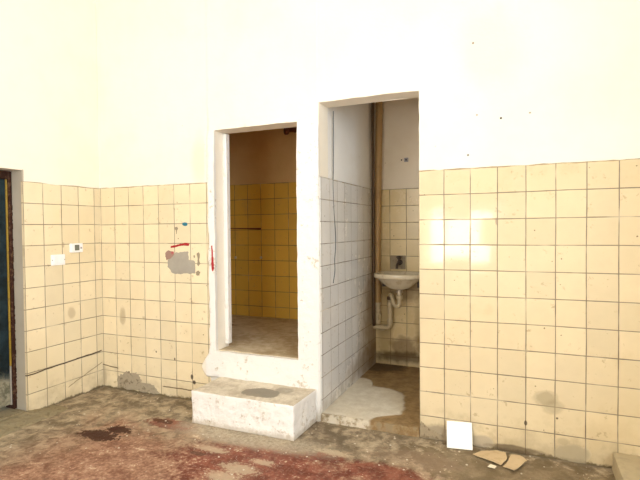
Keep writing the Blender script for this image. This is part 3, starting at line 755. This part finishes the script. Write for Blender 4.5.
# rail, screws and pipe stub in the raised cubicle
rl = empty('towel_rail', (-2.03, CY-.011, 1.30), 'thin rusty rail on the tiled back wall of the raised cubicle', 'rail')
P(tube(bmesh.new(), [(-2.30, CY-.04, 1.305), (-2.05, CY-.042, 1.300), (-1.84, CY-.04, 1.296)], [.004, .0055, .009], 12), 'bar', M['rust'], rl)
for x in (-2.28, -1.87): P(tube(bmesh.new(), [(x, CY-.0105, 1.30), (x, CY-.042, 1.30)], .006, 10), 'bracket', M['rust'], rl)
for i, (x, z, l) in enumerate(((-2.156, 1.0, 'pale round plug low on the raised cubicle wall, the left one of the pair'), (-1.853, 1.005, 'pale round plug low on the raised cubicle wall, the right one of the pair'))):
    o = obj('wall_plug', lathe(bmesh.new(), [(.014, 0), (.014, .006), (.009, .010)], (x, CY-.011, z), (0, -1, 0), 16), M['crumb']); tag(o, l, 'plug', 'plugs on the raised cubicle wall')
ps = empty('pipe_stub', (-1.49, CY, 2.24), 'dark rusty pipe stub and valve high in the right of the raised cubicle', 'pipe')
P(tube(bmesh.new(), round_corners([(-1.36, CY-.03, 2.245), (-1.49, CY-.06, 2.245), (-1.53, CY-.10, 2.235)], .03), .022, 14), 'stub', M['rust'], ps)
P(lathe(bmesh.new(), [(.03, 0), (.038, .006), (.038, .035), (.03, .04)], (-1.50, CY-.075, 2.238), (-.75, -.65, -.1), 16), 'valve', M['rust'], ps)
P(tube(bmesh.new(), [(-1.46, CY-.06, 2.24), (-1.46, CY, 2.24)], .012, 10), 'bracket', M['iron'], ps)

# loose white tile leaning on the right wall
t = obj('loose_tile', box(bmesh.new(), -.072, .072, -.004, .004, 0, .150, .0015, 2), M['new_tile'], fix=False)
t.location = (.247, -.089, .003); t.rotation_euler = (math.radians(-27), 0, math.radians(9))
tag(t, 'plain white square tile leaning against the tiled wall', 'tile')
# flattened cardboard and a paper scrap
def sheet(name, pts, z, th, mat, seed, curl=.0):
    rnd = random.Random(seed); bm = bmesh.new()
    P_ = []
    n = len(pts)
    for i in range(n):
        for k in range(5):
            t_ = k/5; P_.append((pts[i][0]*(1-t_)+pts[(i+1)%n][0]*t_ + rnd.uniform(-.0015, .0015), pts[i][1]*(1-t_)+pts[(i+1)%n][1]*t_ + rnd.uniform(-.0015, .0015)))
    f = bm.faces.new([bm.verts.new((p[0], p[1], z)) for p in P_])
    bmesh.ops.triangulate(bm, faces=[f])
    bmesh.ops.subdivide_edges(bm, edges=bm.edges[:], cuts=2, use_grid_fill=True)
    for v in bm.verts: v.co.z += curl*(.5+nz(v.co.x, v.co.y, seed, 8))
    r = bmesh.ops.extrude_face_region(bm, geom=bm.faces[:])
    for v in r['geom']:
        if isinstance(v, bmesh.types.BMVert): v.co.z += th
    return obj(name, bm, mat)
o = sheet('cardboard_sheet', [(.326, -.145), (.367, -.081), (.420, -.058), (.443, -.042), (.495, -.055), (.505, -.13), (.477, -.217)], .003, .004, M['cardboard'], 1, .010)
tag(o, 'torn brown cardboard sheet flat on the floor, the left and larger piece', 'cardboard')
o = sheet('cardboard_sheet', [(.512, -.150), (.525, -.085), (.571, -.079), (.607, -.119), (.543, -.256), (.487, -.224)], .005, .004, M['cardboard'], 2, .012)
tag(o, 'torn brown cardboard piece on the floor, the smaller one to the right', 'cardboard')
o = sheet('paper_scrap', [(.412, -.252), (.425, -.222), (.455, -.232), (.447, -.262)], .003, .002, M['paper'], 3, .005)
tag(o, 'small pale paper scrap in front of the larger cardboard piece', 'paper')
# crumbs of plaster all over the floor
bm = bmesh.new()
for k in range(330):
    x = random.uniform(-2.4, 1.0); y = -.03-1.25*random.random()**1.4; s = random.choice((.0015, .002, .002, .003, .005))*random.uniform(.7, 1.2)
    if -1.52 < x < -.66 and y > -.40: continue
    vs = bmesh.ops.create_icosphere(bm, subdivisions=1, radius=s)['verts']
    for v in vs: v.co = Vector((v.co.x*random.uniform(.7, 1.5)+x, v.co.y*random.uniform(.7, 1.4)+y, v.co.z*.6+s*.4))
o = obj('plaster_crumbs', bm, M['crumb']); o['kind'] = 'stuff'; tag(o, 'pale crumbs of plaster scattered over the floor', 'debris')

# ------------------------------------------------------------------ light
def area(name, loc, rot, sx, sy, power, col):
    l = bpy.data.lights.new(name, 'AREA'); l.shape = 'RECTANGLE'; l.size = sx; l.size_y = sy; l.energy = power; l.color = col
    o = bpy.data.objects.new(name, l); COL.objects.link(o); o.location = loc; o.rotation_euler = rot
    return o
area('daylight_window', ((W1[0]+W1[1])/2, YF-.20, (W1[2]+W1[3])/2), (PI/2, 0, 0), W1[1]-W1[0], W1[3]-W1[2], 42, (1, .98, .95))
area('daylight_window_left', ((W3[0]+W3[1])/2, YF-.20, (W3[2]+W3[3])/2), (PI/2, 0, 0), W3[1]-W3[0], W3[3]-W3[2], 78, (1, .94, .86))
area('daylight_side', (XR+.20, (W2[0]+W2[1])/2, (W2[2]+W2[3])/2), (PI/2, 0, PI/2), W2[1]-W2[0], W2[3]-W2[2], 235, (.80, .90, 1.0))
w = bpy.data.worlds.new('sky'); scene.world = w; w.use_nodes = True
w.node_tree.nodes['Background'].inputs[0].default_value = (.75, .87, 1, 1); w.node_tree.nodes['Background'].inputs[1].default_value = 1.0

# ------------------------------------------------------------------ camera
yaw, pitch, roll = [math.radians(a) for a in (23.0184, -1.39305, -.51631)]
def ray(u, v):
    cr, sr = math.cos(roll), math.sin(roll); u, v = u*cr-v*sr, u*sr+v*cr
    cp, sp = math.cos(pitch), math.sin(pitch); Y = cp-v*sp; Zz = sp+v*cp
    c_, s_ = math.cos(yaw), math.sin(yaw); return Vector((u*c_-Y*s_, u*s_+Y*c_, Zz))
f0 = ray(0, 0); rt = (ray(1, 0)-f0).normalized(); up = (ray(0, 1)-f0).normalized()
cam = bpy.data.cameras.new('camera'); co = bpy.data.objects.new('camera', cam); COL.objects.link(co)
cam.sensor_width = 36; cam.lens = 480*36/640; cam.clip_start = .02
mt = Matrix((( rt.x, up.x, -f0.x, .58937), (rt.y, up.y, -f0.y, -2.9462), (rt.z, up.z, -f0.z, 1.64-.34547), (0, 0, 0, 1)))
co.matrix_world = mt
scene.camera = co
vs = scene.view_settings
vs.view_transform = 'Standard'; vs.look = 'None'; vs.exposure = -.44; vs.gamma = 1.0; vs.use_curve_mapping = False
scene.cycles.use_denoising = True
scene.cycles.max_bounces = 10; scene.cycles.diffuse_bounces = 6; scene.cycles.glossy_bounces = 4
scene.cycles.sample_clamp_indirect = 8
